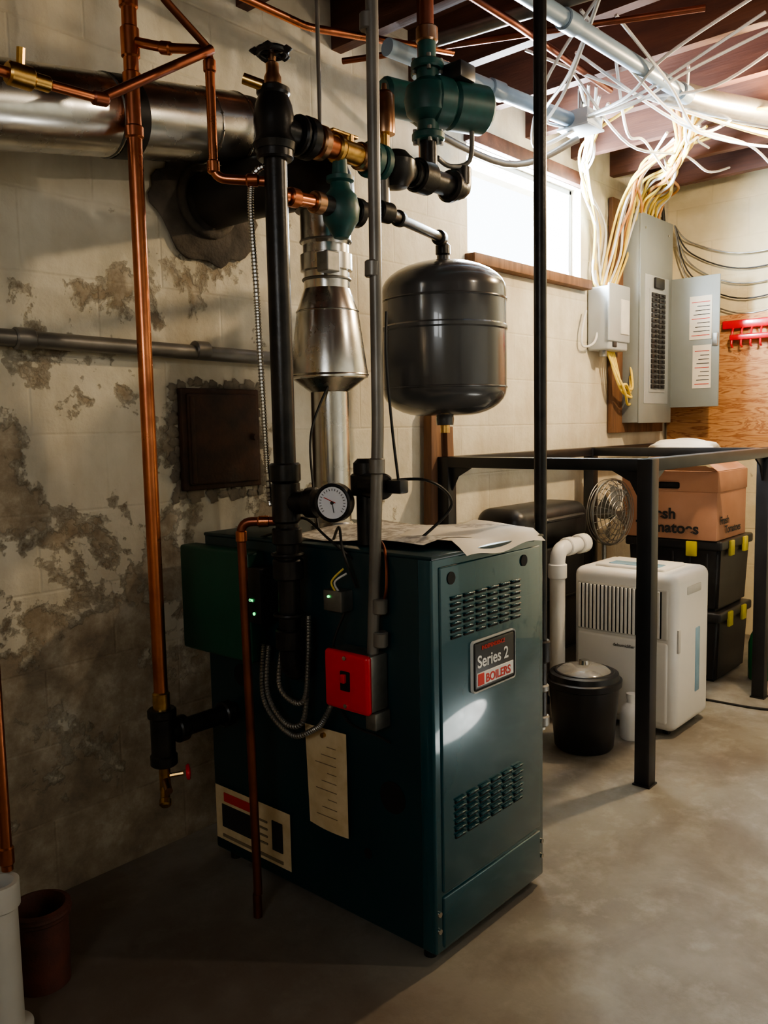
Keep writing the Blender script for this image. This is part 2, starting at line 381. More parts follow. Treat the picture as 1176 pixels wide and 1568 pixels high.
o.lathe([(0,0),(.045,0),(.05,.015),(.044,.03),(.048,.06),(.042,.10),(.034,.12),(.038,.125),(.038,.135),(.02,.145),(0,.145)],(mx,my,1.83),black)
o.lathe([(0,0),(.020,0),(.020,.02),(.015,.03),(.015,.05),(.008,.055),(.008,.08),(0,.08)],(mx,my,1.97),bronze,seg=12)
o.torus((mx,my,2.045),.032,.007,blackp)
for k in range(5):
    a=k*2*math.pi/5; o.cyl((mx,my,2.045),(mx+.034*math.cos(a),my+.034*math.sin(a),2.045),.005,blackp,seg=8)
    o.lathe([(0,-.010),(.014,0),(0,.010)],(mx+.038*math.cos(a),my+.038*math.sin(a),2.045),blackp,seg=8)
o.cyl((mx,my,2.03),(mx,my,2.06),.009,bronze,seg=10)
o.cyl((mx-.03,my,1.965),(mx-.06,my+.03,1.98),.012,brass)
z=1.875; y=1.475
def seg(x0,x1,r,m,b=.005,dz=0): o.cyl((x0,y,z+dz),(x1,y,z+dz),r,m,bev=b)
seg(1.34,1.40,.030,black); seg(1.385,1.40,.046,black); seg(1.405,1.435,.048,black); seg(1.43,1.455,.03,bronze); seg(1.45,1.475,.040,bronze); seg(1.47,1.52,.026,copper)
seg(1.51,1.53,.034,brass); seg(1.53,1.60,.027,brass); seg(1.595,1.62,.034,bronze); o.cyl((1.565,y,z),(1.565,y,z+.04),.012,brass); o.box((1.50,y-.01,z+.035),(1.59,y+.01,z+.043),brass,.003)
seg(1.61,1.80,.030,black); seg(1.63,1.66,.045,pumpg); seg(1.665,1.69,.045,pumpg); seg(1.72,1.78,.042,black); seg(1.80,1.86,.036,black); seg(1.82,1.88,.045,black); seg(1.88,2.0,.030,black); seg(1.965,1.99,.045,black,.01); seg(1.985,2.02,.035,black,.012)
o.lathe([(0,-.05),(.03,-.045),(.05,-.02),(.052,.02),(.03,.045),(0,.05)],(1.74,y,z-.005),black)
o.tube([(2.0,y,z),(2.03,y,z),(2.03,y,z+.06)],.03,black,.03)
o.tube([(mx,my,1.735),(1.44,1.475,1.735)],.016,copper); fit(o,(1.38,1.482,1.735),(1,0,0),.022,copper,.03); fit(o,(1.45,1.475,1.735),(1,0,0),.026,bronze,.03)
o.cyl((1.46,1.475,1.735),(1.56,1.475,1.735),.024,black); 
o.lathe([(0,-.075),(.018,-.07),(.03,-.05),(.043,-.03),(.047,0),(.04,.03),(.026,.045),(.024,.06),(.034,.065),(.034,.075),(.02,.08),(.018,.115),(.008,.12),(.008,.15),(0,.15)],(1.53,1.475,1.735),pumpg)
fit(o,(1.585,1.475,1.735),(1,0,0),.036,black,.025)
o.tube([(1.56,1.475,1.745),(1.70,1.475,1.755)],.018,black); fit(o,(1.69,1.475,1.755),(1,0,0),.027,black,.05); o.tube([(1.69,1.475,1.75),(1.69,1.475,1.86)],.016,emt)
o.tube([(1.70,1.475,1.755),(2.235,1.70,1.805),(2.235,1.70,1.745)],.015,black,.03); fit(o,(2.2,1.685,1.80),(.92,.39,.08),.024,black,.04); fit(o,(2.235,1.70,1.77),(0,0,1),.024,black,.035); fit(o,(1.80,1.517,1.764),(.92,.39,.08),.022,black,.03)
o.cyl((1.70,1.475,1.90),(1.70,1.475,1.95),.012,brass); o.lathe([(0,0),(.026,0),(.027,.01),(.026,.095),(.018,.105),(.008,.11),(.006,.125),(0,.125)],(1.70,1.475,1.95),bronze)
o.done()
o=O('circulator_pump')
px_=1.88; 
o.cyl((px_,y,1.88),(px_,y,2.0),.024,black)
for zz in (1.985,2.17): fit(o,(px_,y,zz),(0,0,1),.045,pumpg,.022)
o.lathe([(0,-.06),(.03,-.055),(.058,-.035),(.065,0),(.058,.035),(.03,.055),(0,.06)],(px_,y,2.08),pumpg)
o.cyl((px_,y,2.0),(px_,y,2.17),.030,pumpg)
d=V((.93,-.36,0)).normalized(); c=V((px_,y,2.08))
o.cyl(c+d*.0,c+d*.065,.068,pumpg,bev=.01); o.cyl(c+d*.06,c+d*.19,.065,pumpg,bev=.014); o.cyl(c+d*.188,c+d*.198,.035,black)
o.box((px_+.03,y-.09,2.13),(px_+.10,y-.02,2.175),blackp,.006)
for a in (0,1,2,3): o.cyl(c+d*.05+V((0,0,.055*math.cos(a*1.57+.78))),c+d*.075+V((0,0,.055*math.cos(a*1.57+.78))),.007,galv,seg=8)
for a in (.5,1.5,2.5,3.5):
    for zz in (1.985,2.17): o.cyl((px_+.036*math.cos(a*1.57),y+.036*math.sin(a*1.57),zz-.02),(px_+.036*math.cos(a*1.57),y+.036*math.sin(a*1.57),zz+.02),.006,galvd,seg=8)
o.cyl((px_,y,2.17),(px_,y,2.24),.024,pumpg); o.cyl((px_,y,2.24),(px_,y,2.45),.019,copperd); fit(o,(px_,y,2.25),(0,0,1),.03,bronze,.04)
o.tube([(px_+.12,y-.06,2.03),(px_+.15,y-.03,1.95),(px_+.10,y,1.93),(px_+.04,y,1.94)],.007,emt,smooth=6)
o.done()
o=O('circulator_pump')
o.cyl((2.05,1.62,1.95),(2.05,1.62,2.45),.02,copperd); fit(o,(2.05,1.62,2.06),(0,0,1),.04,pumpg,.02); fit(o,(2.05,1.62,2.24),(0,0,1),.04,pumpg,.02)
o.lathe([(0,-.06),(.03,-.055),(.055,-.03),(.06,0),(.055,.03),(.03,.055),(0,.06)],(2.05,1.62,2.15),pumpg)
o.cyl((2.05,1.62,2.15),(1.90,1.66,2.15),.052,pumpg,bev=.01); o.done()
o=O('pressure_temperature_gauge')
g=V((1.34,1.335,1.035)); n=V((-.93,-.36,.02)).normalized()
o.cyl(g-n*.05,g-n*.01,.012,brass)
o.lathe([(0,-.022),(.040,-.022),(.044,-.015),(.044,.010),(.040,.012),(.037,.008),(0,.008)],g,blackp,n,40)
o.lathe([(.036,.0095),(.0,.010)],g,dialw,n,32)
u=n.cross(V((0,0,1))).normalized(); w=u.cross(n)
for k in range(21):
    a=math.radians(-130+13*k); d1=u*math.sin(a)+w*math.cos(a); o.cyl(g+n*.0105+d1*.027,g+n*.0105+d1*.032,.0007,ink,seg=5)
o.cyl(g+n*.0115-u*.008,g+n*.0115+u*.02+w*.012,.001,inkr,seg=5); o.cyl(g+n*.0115,g+n*.0115-w*.022-u*.004,.001,ink,seg=5); o.cyl(g+n*.009,g+n*.013,.004,ink,seg=10)
o.done()
def armour(o,pts,r=.009,m=galvd):
    o.tube(pts,r*.86,m,seg=8,smooth=8)
    P=[V(p) for p in pts]; Q=[P[0]]+P+[P[-1]]; out=[]
    for i in range(1,len(Q)-2):
        L=max(2,int((Q[i+1]-Q[i]).length/.007))
        for k in range(L):
            t=k/L;a,b,c,d=Q[i-1],Q[i],Q[i+1],Q[i+2]
            out.append((0.5*((2*b)+(c-a)*t+(2*a-5*b+4*c-d)*t*t+(-a+3*b-3*c+d)*t**3)))
    for a,b in zip(out,out[1:]):
        ax=(b-a)
        if ax.length>1e-5: o.torus(a,r*.85,r*.25,m,ax,8,4)
o=O('armored_cable')
armour(o,[(1.33,1.49,1.80),(1.30,1.535,1.76),(1.305,1.535,1.5),(1.315,1.53,1.1),(1.33,1.54,1.02)],.0075,galv)
armour(o,[(1.36,1.60,.66),(1.335,1.58,.55),(1.335,1.52,.485),(1.34,1.46,.50),(1.35,1.45,.60)],.007)
armour(o,[(1.35,1.54,.66),(1.33,1.53,.58),(1.335,1.49,.545),(1.34,1.45,.56),(1.345,1.44,.66),(1.35,1.44,.76)],.007)
armour(o,[(1.36,1.62,.66),(1.33,1.59,.53),(1.335,1.50,.46),(1.345,1.42,.49),(1.34,1.38,.53),(1.35,1.355,.585)],.007)
o.done()
o=O('control_wiring')
def w(pts,m=cable_k,r=.0035): o.tube(pts,r,m,seg=6,smooth=8)
w([(1.39,1.33,.90),(1.36,1.38,.95),(1.37,1.47,.99),(1.40,1.58,.95),(1.42,1.7,.92)])
w([(1.37,1.30,.84),(1.36,1.33,.92),(1.40,1.38,.97),(1.45,1.45,.93)]); w([(1.36,1.33,.78),(1.35,1.36,.70),(1.36,1.37,.60),(1.37,1.34,.52),(1.38,1.25,.50),(1.385,1.22,.49)])
w([(1.38,1.24,.78),(1.37,1.21,.85),(1.39,1.23,.93),(1.42,1.28,.95)],copperd); w([(1.45,1.34,1.07),(1.50,1.20,1.08),(1.56,1.17,1.02),(1.50,1.22,.94)])
w([(1.62,1.60,1.35),(1.55,1.62,1.20),(1.53,1.60,1.05),(1.50,1.55,.93)]); w([(1.40,1.22,1.45),(1.385,1.21,1.35),(1.40,1.21,1.2),(1.42,1.21,1.07)])
w([(1.36,1.35,.82),(1.35,1.36,.85),(1.37,1.34,.88)],cable_y,.0025); w([(1.365,1.345,.82),(1.35,1.35,.85),(1.37,1.33,.87)],cable_w,.0025)
o.box((1.35,1.33,.78),(1.39,1.39,.83),galvd,.004); o.cyl((1.347,1.37,.815),(1.351,1.37,.815),.003,led,seg=8)
o.box((1.40,1.19,1.055),(1.43,1.23,1.085),blackp,.004); o.done()
o=O('relief_discharge_pipe')
o.tube([(mx,my,.985),(1.265,1.575,.985),(1.265,1.56,.06)],.011,copperd,.03,14); fit(o,(1.265,1.574,.95),(0,0,1),.0135,copper,.03); fit(o,(1.30,1.532,.985),(1,-1,0),.0135,copper,.03); o.cyl((1.262,1.56,0.002),(1.262,1.56,.062),.011,copperd); o.done()
o=O('return_copper_pipe')
rx,ry=1.162,1.785
o.tube([(rx,ry,.50),(rx,ry,2.45)],.0175,copper,seg=20)
for z,m_,h in ((2.10,copper,.07),(2.02,copper,.03),(2.2,copper,.05),(.53,brass,.05),(1.9,copper,.03)): fit(o,(rx,ry,z),(0,0,1),.0215,m_,h)
o.cyl((rx,ry,.37),(rx,ry,.50),.030,black,bev=.006); fit(o,(rx,ry,.50),(0,0,1),.036,black,.025); fit(o,(rx,ry,.38),(0,0,1),.034,black,.03)
o.cyl((rx,ry,.445),(1.39,ry,.445),.024,black); fit(o,(1.215,ry,.445),(1,0,0),.034,black,.03); fit(o,(1.36,ry,.445),(1,0,0),.034,black,.03)
o.cyl((rx,ry,.30),(rx,ry,.37),.014,brass); o.cyl((rx,ry,.33),(rx-.02,ry-.045,.315),.010,bronze); 
o.tube([(rx,ry,.34),(rx,ry,.31),(rx-.015,ry-.02,.285)],.012,brass,.01); fit(o,(rx-.018,ry-.025,.28),(-.4,-.5,-.6),.015,brass,.02)
o.cyl((rx,ry,.335),(rx+.035,ry-.03,.34),.006,brass,seg=8); o.torus((rx+.045,ry-.037,.342),.016,.005,red,(1,-.8,.1),14,6)
o.tube([(rx,ry,2.105),(1.20,1.70,2.075),(1.245,1.60,2.055),(1.245,1.60,1.775),(mx,my+.01,1.765)],.011,copper,.03,14)
fit(o,(1.245,1.60,2.02),(0,0,1),.0145,copper,.03); fit(o,(1.245,1.60,1.80),(0,0,1),.0145,copper,.03); fit(o,(1.20,1.70,2.075),(.4,-.9,-.25),.0145,copper,.03); fit(o,(1.30,1.53,1.768),(1,-1,0),.0145,copper,.03)
o.tube([(1.10,1.63,2.44),(1.12,1.61,2.14),(1.24,1.60,2.06)],.009,copperd,.03,10)
o.tube([(1.24,1.585,2.05),(.965,1.60,1.875)],.0105,copperd,0,10); o.tube([(.965,1.60,1.875),(.86,1.60,1.872),(.60,1.60,1.87)],.010,copper,0,12)
fit(o,(.965,1.6,1.875),(1,0,.1),.014,copperd,.035); fit(o,(.80,1.6,1.872),(1,0,0),.022,brass,.05); fit(o,(.84,1.6,1.872),(1,0,0),.015,brass,.04); o.cyl((.80,1.6,1.87),(.80,1.59,1.92),.008,brass,seg=8)
o.done()
o=O('overhead_copper_pipes')
o.tube([(1.15,1.85,2.36),(1.75,1.80,2.33),(2.3,1.7,2.40)],.011,copper,.03,12); o.tube([(1.3,1.45,2.40),(2.2,1.40,2.36),(3.0,1.5,2.42)],.011,copperd,.03,12)
o.tube([(1.71,1.72,2.44),(1.71,1.72,1.95)],.006,emt,0,8); o.tube([(1.9,1.2,2.40),(1.6,1.9,2.41)],.011,copperd,0,12); o.tube([(2.1,2.0,2.40),(2.6,1.0,2.41)],.010,copperd,0,12)
o.done()
o=O('vent_duct')
a=V((.35,1.88,1.83)); b=V((1.56,1.90,2.03)); dd=(b-a).normalized(); r=.094
o.cyl(a,b,r,galv,seg=48)
for t,m_ in ((.66,galvd),(.90,galv),(.99,galv)):
    c=a+(b-a)*t; o.torus(c,r,.003,m_,dd,40,6)
c=a+(b-a)*.70; o.cyl(c-dd*.04,c+dd*.02,r+.002,stove,seg=48)
c=a+(b-a)*.90
for k in range(14):
    an=k*2*math.pi/14; up=dd.orthogonal().normalized(); ww=dd.cross(up); q=c+(up*math.cos(an)+ww*math.sin(an))*(r+.001); o.lathe([(0,-.004),(.004,0),(0,.004)],q,galvd,seg=8)
o.tube([b,b+dd*.04,b+V((.08,.045,.02))],r-.004,stove,.04,36); o.done()
o=O('boiler_flue')
fx,fy=1.65,1.65
o.lathe([(0,.927),(.062,.927),(.062,.935),(.052,.945),(.052,1.33)],(fx,fy,0),galv,seg=48)
o.lathe([(.052,1.30),(.098,1.335),(.106,1.338),(.106,1.352),(.084,1.515),(.064,1.57),(.062,1.575),(.062,1.62),(.070,1.623),(.070,1.665),(.062,1.668),(.062,1.69),(.0675,1.70),(.0675,1.80),(0,1.80)],(fx,fy,0),galv,seg=56)
o.torus((fx,fy,1.345),.106,.003,galv); o.torus((fx,fy,1.515),.084,.0025,galv); o.torus((fx,fy,1.60),.063,.004,galvd); o.torus((fx,fy,1.70),.068,.003,galvd)
o.tube([(fx,fy,1.78),(fx,fy,1.875),(1.585,1.86,1.87),(1.555,2.01,1.86)],.080,stove,.10,36,8)
o.torus((fx,fy,1.80),.078,.006,stove)
o.box((fx-.105,fy-.11,1.60),(fx-.06,fy-.07,1.65),galvd,.003); o.done(15)
o=O('chimney_thimble')
o.blob((1.56,2.040,1.85),(.185,.008,.165),mortard,.10); o.torus((1.555,2.03,1.86),.092,.014,mortard,(0,1,0)); o.done(180)
o=O('cleanout_door')
o.box((1.43,2.025,1.03),(1.715,2.049,1.325),rust,.004); o.box((1.445,2.015,1.045),(1.70,2.03,1.31),rust,.006,3); o.box((1.45,2.01,1.05),(1.465,2.02,1.30),rust,.003)
o.cyl((1.68,2.0,1.18),(1.68,2.02,1.18),.01,rust,seg=10)
for k in range(60):
    t=k/60*4; s_=int(t); f_=t-s_
    p={0:(1.42+.31*f_,1.335),1:(1.73,1.335-.32*f_),2:(1.73-.31*f_,1.015),3:(1.42,1.015+.32*f_)}[s_]
    o.blob((p[0]+random.uniform(-.01,.01),2.046,p[1]+random.uniform(-.01,.01)),(random.uniform(.010,.022),.003,random.uniform(.010,.022)),mortar,.2,2)
o.done(60)
o=O('wall_conduit_pipe')
o.tube([(.3,2.02,1.44),(1.95,2.02,1.42)],.021,emt,0,16)
for x in (.98,1.5,1.85): fit(o,(x,2.02,1.432),(1,0,0),.027,emt,.05)
o.done()
o=O('drain_drop_pipe'); o.tube([(.70,1.65,.33),(.70,1.65,2.45)],.0115,copper,0,14); fit(o,(.70,1.65,.36),(0,0,1),.0145,copper,.04); fit(o,(.70,1.65,.9),(0,0,1),.0145,copper,.04); o.done()
o=O('drain_standpipe'); o.lathe([(0,0),(.05,0),(.05,.02),(.034,.025),(.034,.27),(.040,.275),(.040,.325),(.03,.325),(.028,.1),(0,.1)],(.67,1.63,0),whited); o.done()
o=O('clay_drain_tile'); o.lathe([(0,0),(.058,0),(.060,.15),(.066,.155),(.066,.175),(.055,.178),(.050,.16),(.047,.03),(0,.03)],(.80,1.74,0),rustr); o.torus((.80,1.74,.165),.062,.006,rustr); o.done()
o=O('gas_pipe')
gx,gy=1.92,1.15
o.tube([(gx,gy,.40),(gx,gy,2.45)],.0165,black,0,18); fit(o,(gx,gy,.41),(0,0,1),.023,galvd,.03); fit(o,(gx,gy,.60),(0,0,1),.026,black,.06); o.cyl((gx,gy,.60),(1.85,1.19,.60),.018,black); fit(o,(gx,gy,.5),(0,0,1),.022,galvd,.02); o.cyl((gx,gy,.385),(gx,gy,.40),.012,white)
o.done()
o=O('expansion_tank')
pr=[(0,0),(.028,0),(.03,.02),(.028,.035)]
for k in range(1,9): a=k/8*math.pi/2; pr.append((.06+.143*math.sin(a),.030+.085*(1-math.cos(a))))
pr+=[(.203,.30),(.207,.305),(.207,.315),(.203,.32),(.203,.43)]
for k in range(1,10): a=k/9*math.pi/2; pr.append((.203*math.cos(a),.43+.10*math.sin(a)))
o.lathe(pr[:-1]+[(.02,.53),(.02,.545),(0,.545)],(2.235,1.70,1.205),tankm,seg=64)
o.torus((2.235,1.70,1.325),.203,.004,tankm); o.torus((2.235,1.70,1.605),.203,.004,tankm); o.cyl((2.235,1.70,1.18),(2.235,1.70,1.21),.016,brass)
o.done()
o=O('scrap_lumber')
o.box((2.52,1.99,0),(2.60,2.03,1.27),wood,.003,rot=Matrix.Rotation(.02,3,'Y')); o.box((2.62,1.97,0),(2.66,2.02,1.20),wood,.003,rot=Matrix.Rotation(-.03,3,'Y')); o.done()
# ---------------------------------------------------------------- bench
o=O('steel_workbench_frame')
bt=1.085
def rail(a,b,t=.04,h=.04): 
    a=V(a);b=V(b)
    if abs(a.x-b.x)>abs(a.y-b.y): o.box((a.x,a.y-t/2,a.z-h),(b.x,a.y+t/2,a.z),blackp,.003)
    else: o.box((a.x-t/2,a.y,a.z-h),(a.x+t/2,b.y,a.z),blackp,.003)
rail((2.59,1.155,bt),(2.59,1.99,bt),.05); rail((2.565,1.155,bt),(4.7,1.155,bt),.05); rail((2.59,1.97,bt),(4.7,1.97,bt),.05); rail((3.75,1.155,bt),(3.75,1.99,bt))
for x in (2.59,3.75,4.68):
    for yy in (1.155,1.965):
        o.box((x-.026,yy-.026,.004),(x+.026,yy+.026,bt),blackp,.003); o.box((x-.03,yy-.03,0),(x+.03,yy+.03,.006),blackp)
def gus(x,yy,dx,dy):
    bm=bmesh.new(); p=[V((x,yy,bt-.04)),V((x+dx,yy+dy,bt-.04)),V((x+dx*.35,yy+dy*.35,bt-.075)),V((x,yy,bt-.14))]; off=V((abs(dy),abs(dx),0)).normalized()*.004
    A=[bm.verts.new(q-off) for q in p];B=[bm.verts.new(q+off) for q in p]; bm.faces.new(A);bm.faces.new(B[::-1])
    for i in range(4): bm.faces.new([A[i],B[i],B[(i+1)%4],A[(i+1)%4]])
    o.merge(bm,blackp)
gus(2.59,1.945,0,-.10); gus(2.59,1.18,0,.10); gus(2.615,1.155,.1,0); gus(3.725,1.155,-.1,0); gus(3.775,1.155,.1,0)
o.done()
o=O('dehumidifier')
dx0,dx1,dy0,dy1,dz=3.03,3.37,1.235,1.665,.63
o.box((dx0,dy0,.02),(dx1,dy1,dz),white,.035,5)
o.box((dx0-.006,dy0+.03,.05),(dx0+.05,dy1-.02,.37),white,.012,3)
o.box((dx0-.004,dy0+.03,.375),(dx0+.05,dy1-.02,.575),whited,.010,3)
for k in range(21): 
    yy=dy0+.055+k*.0165; o.box((dx0-.007,yy,.385),(dx0+.01,yy+.0055,.565),dark,.001,1)
    o.box((dx0-.010,yy+.0058,.385),(dx0+.01,yy+.0162,.565),white,.002,1)
o.box((dx0+.05,dy0+.07,dz-.01),(dx1-.08,dy1-.07,dz+.012),white,.01,3); o.box((dx0+.07,dy0+.10,dz+.008),(dx0+.14,dy1-.12,dz+.015),blue,.004)
o.box((dx0+.10,dy0-.003,.54),(dx1-.10,dy0+.01,.575),whited,.006); o.box((dx0+.19,dy0-.003,.14),(dx0+.235,dy0+.01,.40),blue,.006); o.box((dx0+.02,dy0-.003,.33),(dx0+.04,dy0+.005,.42),whited,.002)
o.box((dx0-.009,dy0+.075,.325),(dx0-.004,dy0+.105,.35),blue,.002); o.text('dehumidifier',.018,(dx0-.0075,dy0+.25,.33),'-x',ink)
for xx in (dx0+.05,dx1-.05):
    for yy in (dy0+.05,dy1-.05): o.cyl((xx,yy-.01,.02),(xx,yy+.01,.02),.02,blackp,seg=12)
o.done()
o=O('trash_can')
c=(2.77,1.475,0)
o.lathe([(0,0),(.100,0),(.108,.01),(.128,.235),(.136,.24),(.138,.262),(.13,.266)],c,blackp,seg=48)
o.lathe([(.13,.262),(.125,.285),(.10,.292),(.098,.285)],c,blackp,seg=48)
o.lathe([(.10,.288),(.085,.30),(.05,.312),(0,.316)],c,clear,seg=40); o.lathe([(0,.312),(.02,.314),(.018,.33),(0,.333)],c,galv,seg=16); o.torus((c[0],c[1],.288),.104,.007,blackp); o.done()
o=O('white_jug'); o.lathe([(0,0),(.038,0),(.042,.008),(.042,.09),(.036,.12),(.016,.14),(.016,.155),(.019,.156),(.019,.175),(0,.175)],(2.955,1.375,0),white); o.torus((2.945,1.335,.10),.022,.006,white,(1,.2,0),16,6); o.done()
o=O('pvc_vent_pipe')
vx,vy,vz=2.985,1.71,.70
o.tube([(vx,vy,0),(vx,vy,vz),(3.2,vy,vz)],.031,white,.06,24,8); fit(o,(vx,vy,vz-.09),(0,0,1),.038,white,.06); fit(o,(vx+.09,vy,vz),(1,0,0),.038,white,.05); fit(o,(3.18,vy,vz),(1,0,0),.041,white,.06); fit(o,(vx,vy,.12),(0,0,1),.038,white,.06); o.done()
o=O('black_tool_chest')
o.box((2.87,1.82,0),(3.42,2.03,.68),blackp,.015,3)
o.box((2.85,1.80,.68),(3.44,2.035,.86),blackp,.06,6); o.box((2.84,1.79,.70),(2.88,1.83,.80),blackp,.01,3); o.tube([(2.98,1.80,.80),(2.98,1.76,.81),(3.3,1.76,.81),(3.3,1.80,.80)],.01,blackp,.02,8)
for z in (.22,.45): o.box((2.89,1.812,z),(3.40,1.825,z+.006),dark); 
o.done()
o=O('floor_fan')
c=V((3.62,1.79,.79)); n=V((-.12,-1,0)).normalized()
for R_ in (.03,.055,.08,.105,.13,.15): 
    o.torus(c+n*(.04-.8*R_*R_),R_,.002,galvd,n,36,5); 
    if R_>.1: o.torus(c-n*(.05-.8*R_*R_),R_,.002,galvd,n,36,5)
o.torus(c,.152,.006,galvd,n,40,8)
for k in range(24):
    a=k*2*math.pi/24; u=n.cross(V((0,0,1))); d_=u*math.cos(a)+V((0,0,1))*math.sin(a); o.tube([c+n*.04+d_*.02,c+n*.035+d_*.08,c+d_*.152],.0015,galvd,0,5)
for k in range(4):
    a=k*math.pi/2; d_=u*math.cos(a)+V((0,0,1))*math.sin(a); e=u*math.cos(a+.8)+V((0,0,1))*math.sin(a+.8)
    o.sheet([c+d_*.02,c+e*.02+n*.02,c+e*.13+n*.025,c+d_*.13-n*.01],galvd)
o.cyl(c-n*.07,c+n*.01,.035,galvd,bev=.01); o.tube([c-n*.04-V((0,0,.15)),c-n*.04-V((0,0,.77))],.012,galvd); o.lathe([(0,0),(.10,0),(.09,.015),(.02,.03),(0,.03)],(c.x,c.y+.04,0),galvd); o.done()
def tote(name,x0,x1,y0,y1,z0,z1):
    o=O(name)
    bm=bmesh.new(); bmesh.ops.create_cube(bm,size=1)
    for v_ in bm.verts:
        s_=.94 if v_.co.z<0 else 1.0
        v_.co=V(((x0+x1)/2+v_.co.x*(x1-x0)*s_,(y0+y1)/2+v_.co.y*(y1-y0)*s_,z0 if v_.co.z<0 else z1-.03))
    bmesh.ops.bevel(bm,geom=bm.edges[:],offset=.015,segments=3,affect='EDGES'); o.merge(bm,blackp)
    o.box((x0-.012,y0-.012,z1-.045),(x1+.012,y1+.012,z1),blackp,.01,3)
    for yy in (y0+.10,y1-.14): o.box((x0-.022,yy,z1-.075),(x0-.008,yy+.05,z1-.005),yellow,.004)
    for xx in (x0+.08,x1-.14): o.box((xx,y0-.022,z1-.075),(xx+.05,y0-.008,z1-.005),yellow,.004)
    for k in range(5): yy=y0+.06+k*(y1-y0-.12)/4; o.box((x0+.0,yy-.006,z0+.03),(x0+.02,yy+.006,z1-.06),blackp,.002)
    return o.done()
tote('storage_tote',3.82,4.22,1.36,1.80,0.0,.33); tote('storage_tote',3.82,4.22,1.36,1.80,.331,.66)
o=O('tomato_box')
x0,x1,y0,y1,z0,z1=3.80,4.18,1.37,1.82,.661,.965
o.box((x0,y0,z0),(x1,y1,z1),cardb,.004); o.box((x0-.004,y0-.004,z0+.22),(x1+.004,y1+.004,z1+.01),cardb,.004)
o.text('Fresh',.070,(x0-.0055,y1-.10,.755),'-x',ink,.002,1.05); o.text('Tomatoes',.070,(x0-.0055,y1-.07,.69),'-x',ink,.002,1.05)
o.text('Fresh',.05,(x0+.03,y0-.0055,.735),'-y',ink,.001); o.text('Tomatoes',.05,(x0+.09,y0-.0055,.69),'-y',ink,.001,1.0)
o.box((x0-.0065,y1-.28,.895),(x0-.003,y1-.18,.925),dark,.008,3)
o.sheet([(x0,y1,z1+.012),(x0,y0,z1+.012),(x0-.09,y0+.02,z1+.04),(x0-.08,y1-.02,z1+.03)],cardb); o.sheet([(x0,y0,z1+.012),(x1,y0,z1+.012),(x1-.01,y0+.10,z1+.08),(x0+.01,y0+.08,z1+.07)],cardb)
o.done()
o=O('plastic_bag'); o.blob((3.98,1.60,1.055),(.13,.17,.065),white,.13); o.done(180)
o=O('green_bottle'); o.lathe([(0,0),(.045,0),(.05,.01),(.05,.17),(.04,.21),(.018,.25),(.018,.28),(0,.28)],(4.02,1.24,0.0),greenb); o.cyl((4.02,1.24,.28),(4.02,1.24,.30),.02,yellow); o.done()
o=O('power_cord'); o.tube([(3.40,1.60,.05),(3.55,1.35,.008),(3.6,1.05,.006),(3.85,.95,.006),(4.2,1.05,.006),(4.6,1.3,.006),(4.75,1.5,.01)],.005,cable_k,seg=8,smooth=10); o.done()
# ---------------------------------------------------------------- electrical panel
o=O('breaker_panel')
px0,px1,py0,pz0,pz1=4.20,4.60,1.93,1.20,2.27
o.box((px0-.12,2.02,1.15),(px1+.12,2.045,2.34),wood,.003)
o.box((px0,py0,pz0),(px1,2.03,pz1),panelg,.006)
o.box((px0-.002,py0-.006,pz0-.002),(px1+.002,py0+.004,pz1+.002),panelg,.003)
o.box((px0+.05,py0-.009,1.30),(px1-.05,py0-.004,1.97),panell,.003)
o.box((px0+.10,py0-.014,1.36),(px1-.10,py0-.007,1.90),panell,.003)
for k in range(19):
    for s_ in (0,1):
        x=px0+.115+s_*.088; z=1.38+k*.0265; o.box((x,py0-.022,z),(x+.075,py0-.010,z+.022),blackp,.002); o.box((x+.03,py0-.030,z+.007),(x+.05,py0-.02,z+.015),blackp,.001)
o.box((px0+.15,py0-.024,1.905),(px0+.26,py0-.01,1.96),blackp,.004)
o.box((px1-.012,1.66,1.28),(px1-.002,py0-.005,1.975),panelg,.003)
for a,b,c_ in ((1.70,1.82,1.64),(1.70,1.80,1.38)):
    o.box((px1-.015,a,c_),(px1-.011,b,c_+.23),paper); 
    for k in range(9): o.box((px1-.0165,a+.01,c_+.02+k*.022),(px1-.0148,b-.012-.01*(k%4),c_+.0235+k*.022),ink if k%4 else inkr)
o.box((px1-.022,1.665,1.60),(px1-.01,1.695,1.67),galvd,.004)
for x in (px0+.05,px1-.06): o.cyl((x,py0-.01,2.2),(x,py0-.004,2.2),.006,galv,seg=8)
for k in range(5): o.cyl((px0+.04+k*.07,1.98,pz1),(px0+.04+k*.07,1.98,pz1+.02),.014,galvd,seg=12)
o.done()
o=O('disconnect_box')
o.box((3.86,1.93,1.56),(4.07,2.045,1.87),panell,.010,3); o.box((3.85,1.922,1.60),(4.08,1.935,1.88),panell,.008,3); o.box((3.97,1.917,1.64),(4.06,1.924,1.81),inkw,.002); o.box((3.90,1.925,1.575),(3.94,1.935,1.60),blackp,.002)
o.cyl((3.90,1.98,1.53),(3.90,1.98,1.57),.02,galvd); o.done()
